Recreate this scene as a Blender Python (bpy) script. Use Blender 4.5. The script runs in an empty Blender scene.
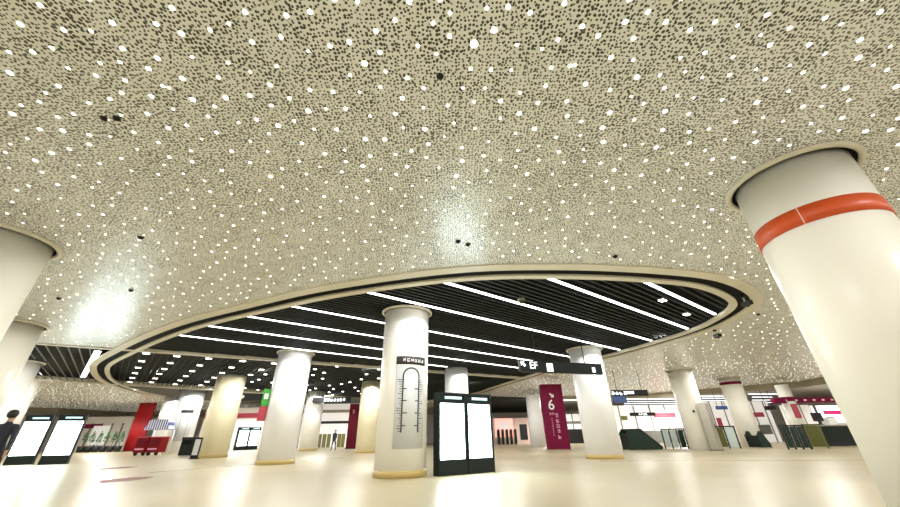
import bpy, bmesh, math, random
from mathutils import Vector, Matrix, geometry
random.seed(7)
S = bpy.context.scene
COL = S.collection
pi = math.pi
# ------------------------------------------------------------ camera
F, PITCH, ROLL, H = 345.0, math.atan(182/345.0), math.radians(0.9), 1.1
cam = bpy.data.cameras.new('camera'); cam.sensor_width = 36; cam.lens = F/900*36
cam.clip_start = .05; cam.clip_end = 500
camo = bpy.data.objects.new('camera', cam); COL.objects.link(camo)
camo.matrix_world = Matrix.Translation((0, 0, H)) @ Matrix.Rotation(pi/2+PITCH, 4, 'X') @ Matrix.Rotation(-ROLL, 4, 'Z')
S.camera = camo
# ------------------------------------------------------------ world, exposure
S.view_settings.view_transform = 'Standard'; S.view_settings.look = 'None'
S.view_settings.gamma = 1; S.view_settings.use_curve_mapping = False
S.view_settings.exposure = 0.36
W = bpy.data.worlds.new('world'); S.world = W; W.use_nodes = True
W.node_tree.nodes['Background'].inputs[0].default_value = (1, .97, .92, 1)
W.node_tree.nodes['Background'].inputs[1].default_value = 1.1
S.cycles.max_bounces = 8; S.cycles.diffuse_bounces = 5; S.cycles.sample_clamp_indirect = 6
S.cycles.use_denoising = True

ZC = 5.2            # perforated ceiling
def lamp(kind, loc, power, color=(1, .98, .945), **kw):
    l = bpy.data.lights.new('added_spot', kind); l.energy = power; l.color = color
    for k, v in kw.items(): setattr(l, k, v)
    o = bpy.data.objects.new('added_spot', l); o.location = loc; COL.objects.link(o); return o
# column axes, kept clear of the added spots
COLS = [(-1.7, 12.8), (7.5, 19.7), (-8.7, 19.5), (-16.6, 27.3), (17.0, 27.1), (24.1, 31.8), (-25.1, 35.7), (-30.3, 40.5), (-7.0, 31.4), (-14.0, 38.0), (8.4, 39.0), (29.5, 33.1), (6.3, 5.1), (-10.2, 6.7), (-17.1, 13.1), (-24.8, 20.3), (-32.1, 27.1), (0.3, 25.5)]
LP = 370
for ix in range(-5, 6):
    for iy in range(-1, 6):
        x, y = ix*7.5+1, iy*8+1.5
        if min(math.hypot(x-a, y-b_) for a, b_ in COLS) < 2.6: x += 2.7
        if y > 41 and abs(x) < 6 or x > 36 and y > 24 or x < -28 and y < 8: continue
        lamp('SPOT', (x, y, ZC-.06), LP, spot_size=math.radians(179), spot_blend=.12, shadow_soft_size=.45)  # added grid of spots, stands in for the joint light of the star lamps
for x, y in ((-25, 44), (-10, 46), (12, 47), (26, 44), (-38, 42), (38, 36), (40, 24), (32, 14), (-40, 30)):
    lamp('SPOT', (x, y, 3.5), 800, spot_size=math.radians(172), spot_blend=.3, shadow_soft_size=.6, color=(1, .97, .93))  # added spots without fittings, brighten the lower hall and far ceiling

# ------------------------------------------------------------ helpers
def ray(x, y):
    a, b = x-450, 253.5-y
    c, s = math.cos(ROLL), math.sin(ROLL)
    u, v = a*c+b*s, -a*s+b*c
    return Vector((u, F*math.cos(PITCH)-v*math.sin(PITCH), v*math.cos(PITCH)+F*math.sin(PITCH)))
def at(x, y, z=None, Y=None):
    r = ray(x, y); k = (z-H)/r.z if z is not None else Y/r.y
    return Vector((0, 0, H))+r*k
def elev(x, y, d):
    r = ray(x, y); return H+d*r.z/math.hypot(r.x, r.y)
def az(x, y):
    r = ray(x, y); return math.atan2(r.x, r.y)

def mat(name, col, rough=.5, metal=0, emit=0, spec=.5, trans=0, coat=0, ecol=None):
    m = bpy.data.materials.new(name); m.use_nodes = True
    b = m.node_tree.nodes['Principled BSDF']
    b.inputs['Base Color'].default_value = (*col, 1); b.inputs['Roughness'].default_value = rough
    b.inputs['Metallic'].default_value = metal; b.inputs['Specular IOR Level'].default_value = spec
    b.inputs['Transmission Weight'].default_value = trans; b.inputs['Coat Weight'].default_value = coat
    if emit:
        b.inputs['Emission Color'].default_value = (*(ecol or col), 1); b.inputs['Emission Strength'].default_value = emit
    return m
def noisy(m, amount=.06, scale=3.0):
    nt = m.node_tree; b = nt.nodes['Principled BSDF']; c = b.inputs['Base Color'].default_value[:]
    t = nt.nodes.new('ShaderNodeTexCoord'); n = nt.nodes.new('ShaderNodeTexNoise'); n.inputs['Scale'].default_value = scale
    r = nt.nodes.new('ShaderNodeMapRange'); r.inputs[3].default_value = 1-amount; r.inputs[4].default_value = 1+amount
    x = nt.nodes.new('ShaderNodeMix'); x.data_type = 'RGBA'; x.blend_type = 'MULTIPLY'; x.inputs[0].default_value = 1
    x.inputs[6].default_value = c
    nt.links.new(t.outputs['Object'], n.inputs['Vector']); nt.links.new(n.outputs[0], r.inputs[0])
    nt.links.new(r.outputs[0], x.inputs[7]); nt.links.new(x.outputs[2], b.inputs['Base Color'])
    return m

M = {}
M['cream'] = noisy(mat('cream_enamel', (.88, .865, .79), .3), .03, .7)
M['tan'] = noisy(mat('tan_enamel', (.87, .80, .56), .3), .03, .7)
M['white'] = noisy(mat('white_enamel', (.86, .87, .87), .3), .02, .7)
M['skirt'] = noisy(mat('brass_skirting', (.55, .42, .16), .35, .2), .06, 4)
M['rim'] = noisy(mat('ceiling_rim_metal', (.70, .67, .56), .35), .04, 2)
M['black'] = mat('painted_gap_black', (.008, .008, .008), .8, spec=.1)  # flat black painted in for the dark inside gaps and openings
M['slat'] = noisy(mat('dark_slat', (.022, .027, .027), .6, spec=.15), .1, 2)
M['slat_grey'] = noisy(mat('grey_slat', (.20, .20, .18), .6, spec=.2), .1, 2)
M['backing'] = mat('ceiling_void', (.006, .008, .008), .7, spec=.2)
M['blackmetal'] = noisy(mat('black_metal', (.006, .012, .010), .45, spec=.2), .1, 3)
M['dark'] = noisy(mat('dark_plastic', (.016, .016, .016), .5, spec=.25), .1, 3)
M['panel'] = mat('lit_panel', (.9, 1, .97), .3, emit=11, ecol=(.82, 1, 1))
M['panel_far'] = mat('lit_panel_far', (.9, 1, .97), .3, emit=3, ecol=(.92, 1, .98))
M['header'] = mat('lit_header', (.45, .7, .72), .3, emit=.9, ecol=(.45, .75, .8))
M['strip'] = mat('strip_diffuser', (1, 1, 1), .4, emit=5, ecol=(1, .98, .94))
M['down'] = mat('downlight_diffuser', (1, 1, 1), .4, emit=5, ecol=(1, .97, .85))
M['star'] = mat('star_lens', (1, .97, .85), .3, emit=4.0, ecol=(1, .95, .78))
M['led'] = mat('cool_tube', (1, 1, 1), .4, emit=3, ecol=(.92, .95, 1))
for k in ('star', 'down', 'led', 'header'): M[k].cycles.emission_sampling = 'NONE'
M['red'] = noisy(mat('red_panel', (.19, .003, .005), .5, spec=.15), .08, 1)
M['orange'] = noisy(mat('orange_red_band', (.58, .075, .010), .4), .05, 1)
M['maroon'] = noisy(mat('maroon_panel', (.17, .003, .040), .5, spec=.15), .05, 1)
M['maroon_dark'] = noisy(mat('dark_maroon_panel', (.12, .003, .016), .5, spec=.15), .05, 1)
M['letter'] = mat('white_lettering', (.85, .85, .85), .5)
M['letter_lit'] = mat('lit_lettering', (.9, 1, 1), .5, emit=1.1)
M['pinkletter'] = mat('pink_lettering', (.75, .35, .5), .5)
M['mapgrey'] = noisy(mat('map_sheet', (.60, .62, .62), .35), .03, 3)
M['ink'] = mat('map_ink', (.03, .03, .03), .5)
M['greenp'] = noisy(mat('green_sign', (.03, .33, .02), .4), .05, 2)
M['redp'] = noisy(mat('crimson_sign', (.42, .03, .06), .4), .05, 2)
M['steel'] = noisy(mat('brushed_steel', (.42, .40, .33), .3, .7), .05, 3)
M['glassgreen'] = noisy(mat('dark_green_glass', (.008, .028, .016), .15, spec=.25), .05, 1)
M['glassolive'] = noisy(mat('olive_glass', (.085, .09, .015), .2, spec=.25), .08, 1)
M['glasscyan'] = mat('pale_glass', (.50, .62, .60), .1, spec=.7)
M['blue'] = mat('blue_sign', (.02, .07, .25), .4)
M['awning'] = None
M['pale'] = noisy(mat('pale_wall', (.78, .72, .66), .5), .04, .4)
M['pinkwall'] = noisy(mat('pink_wall', (.80, .58, .52), .5), .05, .4)
M['shoplit'] = mat('lit_shop_front', (.75, .73, .71), .4, emit=.28, ecol=(1, .96, .93))
M['poster'] = mat('lit_pink_poster', (.8, .3, .26), .4, emit=.9, ecol=(1, .45, .38))
M['soffit'] = noisy(mat('soffit_paint', (.36, .32, .24), .8, spec=.1), .05, .6)
M['lowceil'] = noisy(mat('lower_ceiling_paint', (.45, .43, .42), .5), .05, .5)
M['plant'] = noisy(mat('leaf_green', (.03, .10, .03), .5), .3, 9)
M['skin'] = mat('skin', (.5, .3, .2), .5)
M['cloth'] = noisy(mat('dark_cloth', (.018, .022, .035), .8), .2, 12)
M['cloth2'] = noisy(mat('trouser_cloth', (.012, .013, .016), .8), .2, 12)
M['hair'] = mat('black_hair', (.008, .007, .006), .5)
M['shoe'] = mat('shoe_leather', (.02, .02, .02), .4)
M['floor_brown'] = noisy(mat('brown_floor_patch', (.22, .08, .05), .6), .2, 6)
M['inlay'] = noisy(mat('dark_floor_inlay', (.30, .24, .14), .25), .1, 2)
M['board'] = noisy(mat('olive_board', (.16, .15, .03), .5), .3, 4)

def tag(o, label=None, cat=None, group=None, kind=None):
    if label: o['label'] = label
    if cat: o['category'] = cat
    if group: o['group'] = group
    if kind: o['kind'] = kind
    return o
def thing(name, label, cat, loc=(0, 0, 0), rz=0, group=None):
    o = bpy.data.objects.new(name, None); COL.objects.link(o); o.empty_display_size = .2
    o.location = loc; o.rotation_euler = (0, 0, rz); return tag(o, label, cat, group)

class MB:
    def __init__(s): s.v = []; s.f = []; s.smooth = []
    def add(s, vs, fs, sm=False):
        n = len(s.v); s.v += [tuple(v) for v in vs]; s.f += [tuple(i+n for i in f) for f in fs]; s.smooth += [sm]*len(fs); return s
    def box(s, c, d, rz=0, ry=0, bev=0):
        x, y, z = d[0]/2, d[1]/2, d[2]/2
        m = Matrix.Rotation(rz, 3, 'Z') @ Matrix.Rotation(ry, 3, 'Y')
        if bev:
            bm = bmesh.new(); bmesh.ops.create_cube(bm, size=1)
            bmesh.ops.scale(bm, vec=d, verts=bm.verts)
            bmesh.ops.bevel(bm, geom=bm.edges[:], offset=bev, segments=2, affect='EDGES', profile=.7)
            bm.verts.index_update()
            s.add([m @ v.co+Vector(c) for v in bm.verts], [[v.index for v in f.verts] for f in bm.faces]); bm.free(); return s
        vs = [m @ Vector((i*x, j*y, k*z))+Vector(c) for i in (-1, 1) for j in (-1, 1) for k in (-1, 1)]
        return s.add(vs, [(0, 1, 3, 2), (4, 6, 7, 5), (0, 4, 5, 1), (2, 3, 7, 6), (0, 2, 6, 4), (1, 5, 7, 3)])
    def b2(s, lo, hi): return s.box([(a+b)/2 for a, b in zip(lo, hi)], [b-a for a, b in zip(lo, hi)])
    def lathe(s, prof, seg=48, c=(0, 0), cap=True):
        vs = [(c[0]+r*math.cos(2*pi*i/seg), c[1]+r*math.sin(2*pi*i/seg), z) for r, z in prof for i in range(seg)]
        fs = [(k*seg+i, k*seg+(i+1) % seg, (k+1)*seg+(i+1) % seg, (k+1)*seg+i) for k in range(len(prof)-1) for i in range(seg)]
        s.add(vs, fs, True)
        if cap:
            n = len(s.v)-len(vs)
            s.f.append(tuple(n+i for i in range(seg))[::-1]); s.f.append(tuple(n+(len(prof)-1)*seg+i for i in range(seg))); s.smooth += [False]*2
        return s
    def prism(s, poly, z0, z1):
        n = len(poly)
        s.add([(x, y, z0) for x, y in poly]+[(x, y, z1) for x, y in poly],
              [tuple(range(n))[::-1], tuple(range(n, 2*n))]+[(i, (i+1) % n, n+(i+1) % n, n+i) for i in range(n)])
        return s
    def extr(s, poly, y0, y1):   # polygon in XZ
        n = len(poly)
        s.add([(x, y0, z) for x, z in poly]+[(x, y1, z) for x, z in poly],
              [tuple(range(n)), tuple(range(n, 2*n))[::-1]]+[(i, n+i, n+(i+1) % n, (i+1) % n) for i in range(n)])
        return s
    def tube(s, pts, r, seg=8):
        pts = [Vector(p) for p in pts]; vs = []
        for i, p in enumerate(pts):
            t = (pts[min(i+1, len(pts)-1)]-pts[max(i-1, 0)]).normalized()
            a = t.orthogonal() if abs(t.z) < .9 else t.cross(Vector((1, 0, 0))); a.normalize()
            if abs(t.z) < .9: a = t.cross(Vector((0, 0, 1))).normalized()
            b = t.cross(a)
            vs += [p+(a*math.cos(2*pi*k/seg)+b*math.sin(2*pi*k/seg))*r for k in range(seg)]
        fs = [(i*seg+k, i*seg+(k+1) % seg, (i+1)*seg+(k+1) % seg, (i+1)*seg+k) for i in range(len(pts)-1) for k in range(seg)]
        fs += [tuple(range(seg))[::-1], tuple(range((len(pts)-1)*seg, len(pts)*seg))]
        return s.add(vs, fs, True)
    def dome(s, c, r, h, seg=12, rings=4, down=True):
        vs = []; sg = -1 if down else 1
        for k in range(rings):
            a = k/rings*pi/2
            vs += [(c[0]+r*math.cos(a)*math.cos(2*pi*i/seg), c[1]+r*math.cos(a)*math.sin(2*pi*i/seg), c[2]+sg*h*math.sin(a)) for i in range(seg)]
        vs.append((c[0], c[1], c[2]+sg*h)); n = rings*seg
        fs = [(k*seg+i, k*seg+(i+1) % seg, (k+1)*seg+(i+1) % seg, (k+1)*seg+i) for k in range(rings-1) for i in range(seg)]
        fs += [((rings-1)*seg+i, (rings-1)*seg+(i+1) % seg, n) for i in range(seg)]
        fs.append(tuple(range(seg)))
        return s.add(vs, fs, True)
    def mesh(s, name, m):
        me = bpy.data.meshes.new(name); me.from_pydata(s.v, [], s.f); me.update()
        bm = bmesh.new(); bm.from_mesh(me); bmesh.ops.recalc_face_normals(bm, faces=bm.faces); bm.to_mesh(me); bm.free()
        for p, q in zip(me.polygons, s.smooth): p.use_smooth = q
        me.materials.append(m); return me
    def build(s, name, m, parent=None, loc=None):
        o = bpy.data.objects.new(name, s.mesh(name, m)); COL.objects.link(o)
        if parent: o.parent = parent
        if loc: o.location = loc
        return o
def struct(name, mb, m): return tag(mb.build(name, m), kind='structure')
def text(body, size, loc, rot, m, parent, name='lettering', ax='CENTER', ex=.008):
    c = bpy.data.curves.new('t', 'FONT'); c.body = body; c.size = size; c.align_x = ax; c.align_y = 'CENTER'; c.extrude = ex; c.offset = size*.006
    t = bpy.data.objects.new('t', c); COL.objects.link(t)
    dg = bpy.context.evaluated_depsgraph_get(); dg.update()
    me = bpy.data.meshes.new_from_object(t.evaluated_get(dg)); bpy.data.objects.remove(t)
    me.materials.clear(); me.materials.append(m)
    o = bpy.data.objects.new(name, me); COL.objects.link(o); o.location = loc; o.rotation_euler = rot
    if parent: o.parent = parent
    return o
UP = (pi/2, 0, 0)
def strokes(n, size, m, parent, loc, name='lettering', vertical=False, gap=1.15, build=True):
    """small writing that cannot be read in the photo: a row of stroke shapes"""
    rg = random.Random(n*31+int(size*1000)); mb = MB(); st = size*.12
    for i in range(n):
        cx, cz = (0, -i*size*gap) if vertical else ((i-(n-1)/2)*size*gap, 0)
        for zz in rg.sample((-.42, -.2, 0, .2, .42), 3): mb.box((cx, 0, cz+zz*size), (size*rg.uniform(.55, .9), .012, st))
        for xx in rg.sample((-.32, -.1, .1, .32), 2): mb.box((cx+xx*size, 0, cz), (st, .012, size*rg.uniform(.6, .95)))
    if not build: return mb
    return mb.build(name, m, parent, loc)

# ------------------------------------------------------------ floor and perforated ceiling
fm = mat('polished_cream_floor', (.80, .70, .47), .3, spec=.35)
nt = fm.node_tree; b = nt.nodes['Principled BSDF']
tc = nt.nodes.new('ShaderNodeTexCoord'); mp = nt.nodes.new('ShaderNodeMapping'); mp.inputs['Rotation'].default_value[2] = .62
br = nt.nodes.new('ShaderNodeTexBrick'); br.offset = 0; br.inputs['Scale'].default_value = 1
br.inputs['Brick Width'].default_value = 1.2; br.inputs['Row Height'].default_value = 1.2; br.inputs['Mortar Size'].default_value = .006
br.inputs['Color1'].default_value = (.56, .49, .325, 1); br.inputs['Color2'].default_value = (.54, .47, .305, 1); br.inputs['Mortar'].default_value = (.6, .52, .36, 1)
nz = nt.nodes.new('ShaderNodeTexNoise'); nz.inputs['Scale'].default_value = .5; nz.inputs['Detail'].default_value = 4
mr = nt.nodes.new('ShaderNodeMapRange'); mr.inputs[3].default_value = .28; mr.inputs[4].default_value = .42
nt.links.new(tc.outputs['Object'], mp.inputs[0]); nt.links.new(mp.outputs[0], br.inputs['Vector']); nt.links.new(tc.outputs['Object'], nz.inputs['Vector'])
nt.links.new(br.outputs['Color'], b.inputs['Base Color']); nt.links.new(nz.outputs[0], mr.inputs[0]); nt.links.new(mr.outputs[0], b.inputs['Roughness'])
struct('floor', MB().b2((-75, -14, -.2), (70, 75, 0)), fm)

cm = mat('perforated_ceiling_panel', (.6, .55, .43), .31, spec=.85)
nt = cm.node_tree; b = nt.nodes['Principled BSDF']
tc = nt.nodes.new('ShaderNodeTexCoord')
vo = nt.nodes.new('ShaderNodeTexVoronoi'); vo.voronoi_dimensions = '2D'; vo.inputs['Scale'].default_value = 21; vo.inputs['Randomness'].default_value = .72
vs = nt.nodes.new('ShaderNodeSeparateColor')
th = nt.nodes.new('ShaderNodeMapRange'); th.inputs[3].default_value = .22; th.inputs[4].default_value = .375
ls = nt.nodes.new('ShaderNodeMath'); ls.operation = 'LESS_THAN'
mx = nt.nodes.new('ShaderNodeMix'); mx.data_type = 'RGBA'; mx.inputs[6].default_value = (.86, .89, .885, 1); mx.inputs[7].default_value = (.03, .026, .02, 1)
v2 = nt.nodes.new('ShaderNodeTexVoronoi'); v2.voronoi_dimensions = '2D'; v2.inputs['Scale'].default_value = 11; v2.inputs['Randomness'].default_value = 1
s2 = nt.nodes.new('ShaderNodeSeparateColor'); t2 = nt.nodes.new('ShaderNodeMapRange'); t2.inputs[3].default_value = .0; t2.inputs[4].default_value = .18
l2 = nt.nodes.new('ShaderNodeMath'); l2.operation = 'LESS_THAN'; mxm = nt.nodes.new('ShaderNodeMath'); mxm.operation = 'MAXIMUM'
jn = nt.nodes.new('ShaderNodeTexBrick'); jn.offset = 0; jn.inputs['Scale'].default_value = 1; jn.inputs['Brick Width'].default_value = 2.4; jn.inputs['Row Height'].default_value = 1.2
jn.inputs['Mortar Size'].default_value = .006; jn.inputs['Color1'].default_value = (1, 1, 1, 1); jn.inputs['Color2'].default_value = (.96, .97, .96, 1); jn.inputs['Mortar'].default_value = (.6, .58, .5, 1)
mj = nt.nodes.new('ShaderNodeMix'); mj.data_type = 'RGBA'; mj.blend_type = 'MULTIPLY'; mj.inputs[0].default_value = 1
L = nt.links.new
mp = nt.nodes.new('ShaderNodeMapping'); mp.inputs['Rotation'].default_value[2] = .35
L(tc.outputs['Object'], mp.inputs[0]); L(mp.outputs[0], jn.inputs['Vector']); L(tc.outputs['Object'], vo.inputs['Vector'])
L(vo.outputs['Color'], vs.inputs[0]); L(vs.outputs[0], th.inputs[0]); L(vo.outputs['Distance'], ls.inputs[0])
L(tc.outputs['Object'], v2.inputs['Vector']); L(v2.outputs['Color'], s2.inputs[0]); L(s2.outputs[1], t2.inputs[0]); L(v2.outputs['Distance'], l2.inputs[0]); L(t2.outputs[0], l2.inputs[1]); 
nn_ = nt.nodes.new('ShaderNodeTexNoise'); nn_.inputs['Scale'].default_value = 3.2; nn_.inputs['Detail'].default_value = 3
nr = nt.nodes.new('ShaderNodeMapRange'); nr.inputs[1].default_value = .3; nr.inputs[2].default_value = .7; nr.inputs[3].default_value = .78; nr.inputs[4].default_value = 1.18
ml = nt.nodes.new('ShaderNodeMath'); ml.operation = 'MULTIPLY'
L(tc.outputs['Object'], nn_.inputs['Vector']); L(nn_.outputs[0], nr.inputs[0]); L(th.outputs[0], ml.inputs[0]); L(nr.outputs[0], ml.inputs[1]); L(ml.outputs[0], ls.inputs[1])
L(ls.outputs[0], mxm.inputs[0]); L(l2.outputs[0], mxm.inputs[1]); L(mxm.outputs[0], mx.inputs[0]); L(mx.outputs[2], mj.inputs[6]); L(jn.outputs['Color'], mj.inputs[7]); L(mj.outputs[2], b.inputs['Base Color'])

OV = [(11.75, 16.3), (11.65, 13.4), (10.75, 11.35), (8.5, 9.65), (6.1, 8.9), (3, 8.5), (0, 8.63), (-3.7, 9.7), (-6.8, 11.1), (-11.5, 13.6), (-17.3, 17.75), (-22.9, 22.55),
      (-28.4, 30.2), (-31.4, 39.8), (-28, 49), (-18, 54), (-5, 52), (2.5, 43), (4.9, 36), (7.9, 26.2), (10.2, 21.2)]
def smooth(pts, per=10):
    n = len(pts); out = []
    for i in range(n):
        p0, p1, p2, p3 = [Vector(pts[(i+k) % n]) for k in (-1, 0, 1, 2)]
        for j in range(per):
            t = j/per
            out.append(.5*((2*p1)+(p2-p0)*t+(2*p0-5*p1+4*p2-p3)*t*t+(3*p1-p0-3*p2+p3)*t**3))
    return out
OVC = smooth(OV)
def inset(c, d):
    n = len(c); out = []; cen = sum(c, Vector((0, 0)))/n
    for i in range(n):
        t = (c[(i+1) % n]-c[i-1]).normalized(); nn = Vector((-t.y, t.x))
        if nn.dot(cen-c[i]) < 0: nn = -nn
        out.append(c[i]+nn*d)
    return out
def ring(c, a, b_, z0, z1):
    o, i = inset(c, a), inset(c, b_); n = len(c); mb = MB()
    vs = [(p.x, p.y, z0) for p in o]+[(p.x, p.y, z0) for p in i]+[(p.x, p.y, z1) for p in i]+[(p.x, p.y, z1) for p in o]
    fs = []
    for k in range(n):
        q = (k+1) % n
        for a_ in range(4): fs.append((a_*n+k, a_*n+q, ((a_+1) % 4)*n+q, ((a_+1) % 4)*n+k))
    return mb.add(vs, fs)
# left side bay, its two long edges
LA, LB = Vector((-19.85, 16.0)), Vector((-4.25, 24.64))
LC, LD = Vector((-31.1, 27.0)), Vector((-12.1, 44.1))
u1, u2 = (LB-LA).normalized(), (LD-LC).normalized()
LA = LA-u1*2.2; LC = LC-u2*2.2
def pdist(p, a, u): d = p-a; return u.x*d.y-u.y*d.x
keep = [p for p in OVC]
# hole outline: the oval, opened on the left between the two long edges
idx = [i for i, p in enumerate(OVC) if p.x < -10 and pdist(p, LA, u1) > 0 and pdist(p, LC, u2) < 0 and p.y < 33]
hole = OVC[:min(idx)]+[LA, LC]+OVC[max(idx)+1:]
hole = [Vector((p.x, p.y, 0)) for p in hole]
edge = [at(60, 408, ZC), at(130, 412, ZC), at(400, 404, ZC), at(540, 397, ZC), at(650, 393.5, ZC), at(740, 386, ZC), at(800, 381, ZC), at(830, 376, ZC)]
EDGE = [Vector((-62, 46))]+[e.to_2d() for e in edge]+[Vector((40, 22)), Vector((44, 2))]
outer = [Vector((p.x, p.y, 0)) for p in EDGE]+[Vector((44, -14, 0)), Vector((-62, -14, 0))]
tri = geometry.tessellate_polygon([outer, hole])
allp = outer+hole
mb = MB(); mb.add([(p.x, p.y, ZC) for p in allp], [tuple(t) for t in tri])
ceil = struct('ceiling', mb, cm)
# rims of the oval
struct('trim_1', ring(OVC, -.06, .30, ZC-.04, ZC+.02), M['rim'])
struct('trim_2', ring(OVC, .28, .72, ZC+.02, ZC+.05), M['black'])  # flat black plate, paints the dark gap between the two rims
struct('trim_3', ring(OVC, .68, .92, ZC-.04, ZC+.06), M['rim'])
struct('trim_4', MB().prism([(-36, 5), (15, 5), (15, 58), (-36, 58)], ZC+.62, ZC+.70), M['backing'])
def along(a, u, ln, w, z0, z1):
    n = Vector((-u.y, u.x))*w/2; b_ = a+u*ln
    return MB().prism([tuple(a-n), tuple(b_-n), tuple(b_+n), tuple(a+n)], z0, z1)
struct('trim_5', along(LA, u1, 31.5, .3, ZC-.03, ZC+.3), M['rim'])
struct('trim_6', along(LC, u2, 27, .4, ZC-.03, ZC+.3), M['rim'])
struct('trim_7', along(LA-u1*.1, (LC-LA).normalized(), (LC-LA).length, .3, ZC-.03, ZC+.5), M['rim'])

# ------------------------------------------------------------ columns (positions first, slats go round them)
def colpos(xl, xr, y):
    a, b_ = az(xl, y), az(xr, y); h = (b_-a)/2; p = at((xl+xr)/2, y, z=0); d = math.hypot(p.x, p.y)
    R = d*math.sin(h)/(1-math.sin(h)); t = (a+b_)/2; return (math.sin(t)*(d+R), math.cos(t)*(d+R), R)
CP = {}
for k, a in dict(map=(373, 426, 479), right=(587, 624, 459.5), left=(255, 294, 465), tan=(194, 227, 458), box=(690, 718, 450.3), band=(742, 766, 446.6),
                 lmap=(161, 188, 454), kiosk=(146, 168, 452.5), tan2=(355, 375, 453), cream2=(298, 317, 451), far=(531, 546, 447), shop=(799, 815, 445)).items(): CP[k] = colpos(*a)
def pol(deg, d): return (math.sin(math.radians(deg))*d, math.cos(math.radians(deg))*d)
CP['near'] = (*pol(51.2, 8.1), .81); CP['nearleft'] = (*pol(-56.6, 12.2), .82)
CP['left2'] = (*pol(-52.6, 21.5), .85); CP['left3'] = (*pol(-50.7, 32), .85); CP['left4'] = (*pol(-49.8, 42), .9)
CP['behindbox'] = (*pol(0.7, 25.5), .80)
def clip(p0, p1, poly):
    """pieces of the segment inside a polygon and outside the columns"""
    d = p1-p0; ts = []
    for i in range(len(poly)):
        a, b_ = poly[i], poly[(i+1) % len(poly)]; e = b_-a; den = d.x*e.y-d.y*e.x
        if abs(den) < 1e-9: continue
        w = a-p0; t = (w.x*e.y-w.y*e.x)/den; s = (w.x*d.y-w.y*d.x)/den
        if 0 <= s < 1 and 0 < t < 1: ts.append(t)
    ts.sort(); seg = [(ts[i], ts[i+1]) for i in range(0, len(ts)-1, 2)]
    Ld = d.length
    for x, y, R in CP.values():
        w = Vector((x, y))-p0; tc_ = w.dot(d)/Ld; off2 = w.length_squared-tc_*tc_; r = R+.2
        if off2 < r*r:
            h = math.sqrt(r*r-off2); a, b_ = (tc_-h)/Ld, (tc_+h)/Ld; ns = []
            for s0, s1 in seg:
                if b_ <= s0 or a >= s1: ns.append((s0, s1)); continue
                if a > s0: ns.append((s0, a))
                if b_ < s1: ns.append((b_, s1))
            seg = ns
    return [(p0+d*a, p0+d*b_) for a, b_ in seg if (b_-a)*Ld > .15]
def halfplane(poly, a, u, side):
    out = []
    for i in range(len(poly)):
        p, q = poly[i], poly[(i+1) % len(poly)]; dp, dq = pdist(p, a, u)*side, pdist(q, a, u)*side
        if dp >= 0: out.append(p)
        if dp*dq < 0: out.append(p+(q-p)*(dp/(dp-dq)))
    return out
INN = inset(OVC, .9)
# the near field: everything on the camera side of the first edge, the bay, the far field
near_poly = halfplane(INN, LA, u1, -1)
far_poly = halfplane(halfplane(INN, LC, u2, 1), LA, u1, 1)
bay_poly = halfplane(halfplane(INN, LA+Vector((-u1.y, u1.x))*.17, u1, 1), LC-Vector((-u2.y, u2.x))*.2, u2, -1)
wl = inset(OVC, -.12)
bay_left = [LA+Vector((-u1.y, u1.x))*.17, None, None, LC-Vector((-u2.y, u2.x))*.2]
ANG = math.radians(37.6); DD = Vector((math.cos(ANG), math.sin(ANG))); NN = Vector((-DD.y, DD.x))
def slats(name, poly, dirv, pitch, w, z0, z1, m, skip=()):
    nv = Vector((-dirv.y, dirv.x)); ns = [p.dot(nv) for p in poly]; mb = MB(); k = min(ns)+pitch/2
    while k < max(ns):
        for a, b_ in clip(nv*k-dirv*90, nv*k+dirv*90, poly):
            if any(abs(k-q) < .17 for q in skip): continue
            n = nv*w/2; mb.prism([tuple(a-n), tuple(b_-n), tuple(b_+n), tuple(a+n)], z0, z1)
        k += pitch
    return struct(name, mb, m)
STRIPS = [4.2, 5.78, 7.85, 9.95, 12.75, 14.9, 17.2, 19.6]
slats('ceiling_slats_near', near_poly, DD, .235, .075, ZC+.10, ZC+.24, M['slat'], STRIPS)
BD = Vector((math.cos(math.radians(131.6)), math.sin(math.radians(131.6))))
slats('ceiling_slats_middle', bay_poly, BD, .32, .045, ZC+.10, ZC+.16, M['slat'])
# bay outside the oval
def sect(poly_outer):
    q = halfplane(halfplane([LA, LA+u1*12, LC+u2*12, LC], LA+Vector((-u1.y, u1.x))*.17, u1, 1), LC-Vector((-u2.y, u2.x))*.2, u2, -1)
    return q
bq = sect(None)
mb = MB(); nv = Vector((-BD.y, BD.x)); k = -60
k0 = min(p.dot(nv) for p in bq); k1 = max(p.dot(nv) for p in bq); k = k0+.2
def inside(p, poly):
    c = False
    for i in range(len(poly)):
        a, b_ = poly[i], poly[i-1]
        if (a.y > p.y) != (b_.y > p.y) and p.x < (b_.x-a.x)*(p.y-a.y)/(b_.y-a.y)+a.x: c = not c
    return c
while k < k1:
    for a, b_ in clip(nv*k-BD*90, nv*k+BD*90, bq):
        run = []; N = 60
        for i in range(N+1):
            p = a+(b_-a)*(i/N)
            if not inside(p, wl): run.append(p)
            if (inside(p, wl) or i == N) and len(run) > 1:
                n = nv*.022; mb.prism([tuple(run[0]-n), tuple(run[-1]-n), tuple(run[-1]+n), tuple(run[0]+n)], ZC+.08, ZC+.13); run = []
            elif inside(p, wl): run = []
    k += .40
struct('ceiling_slats_bay', mb, M['slat_grey'])
slats('ceiling_slats_far', far_poly, Vector((math.cos(.73), math.sin(.73))), .5, .14, ZC+.05, ZC+.24, M['slat_grey'])

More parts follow.
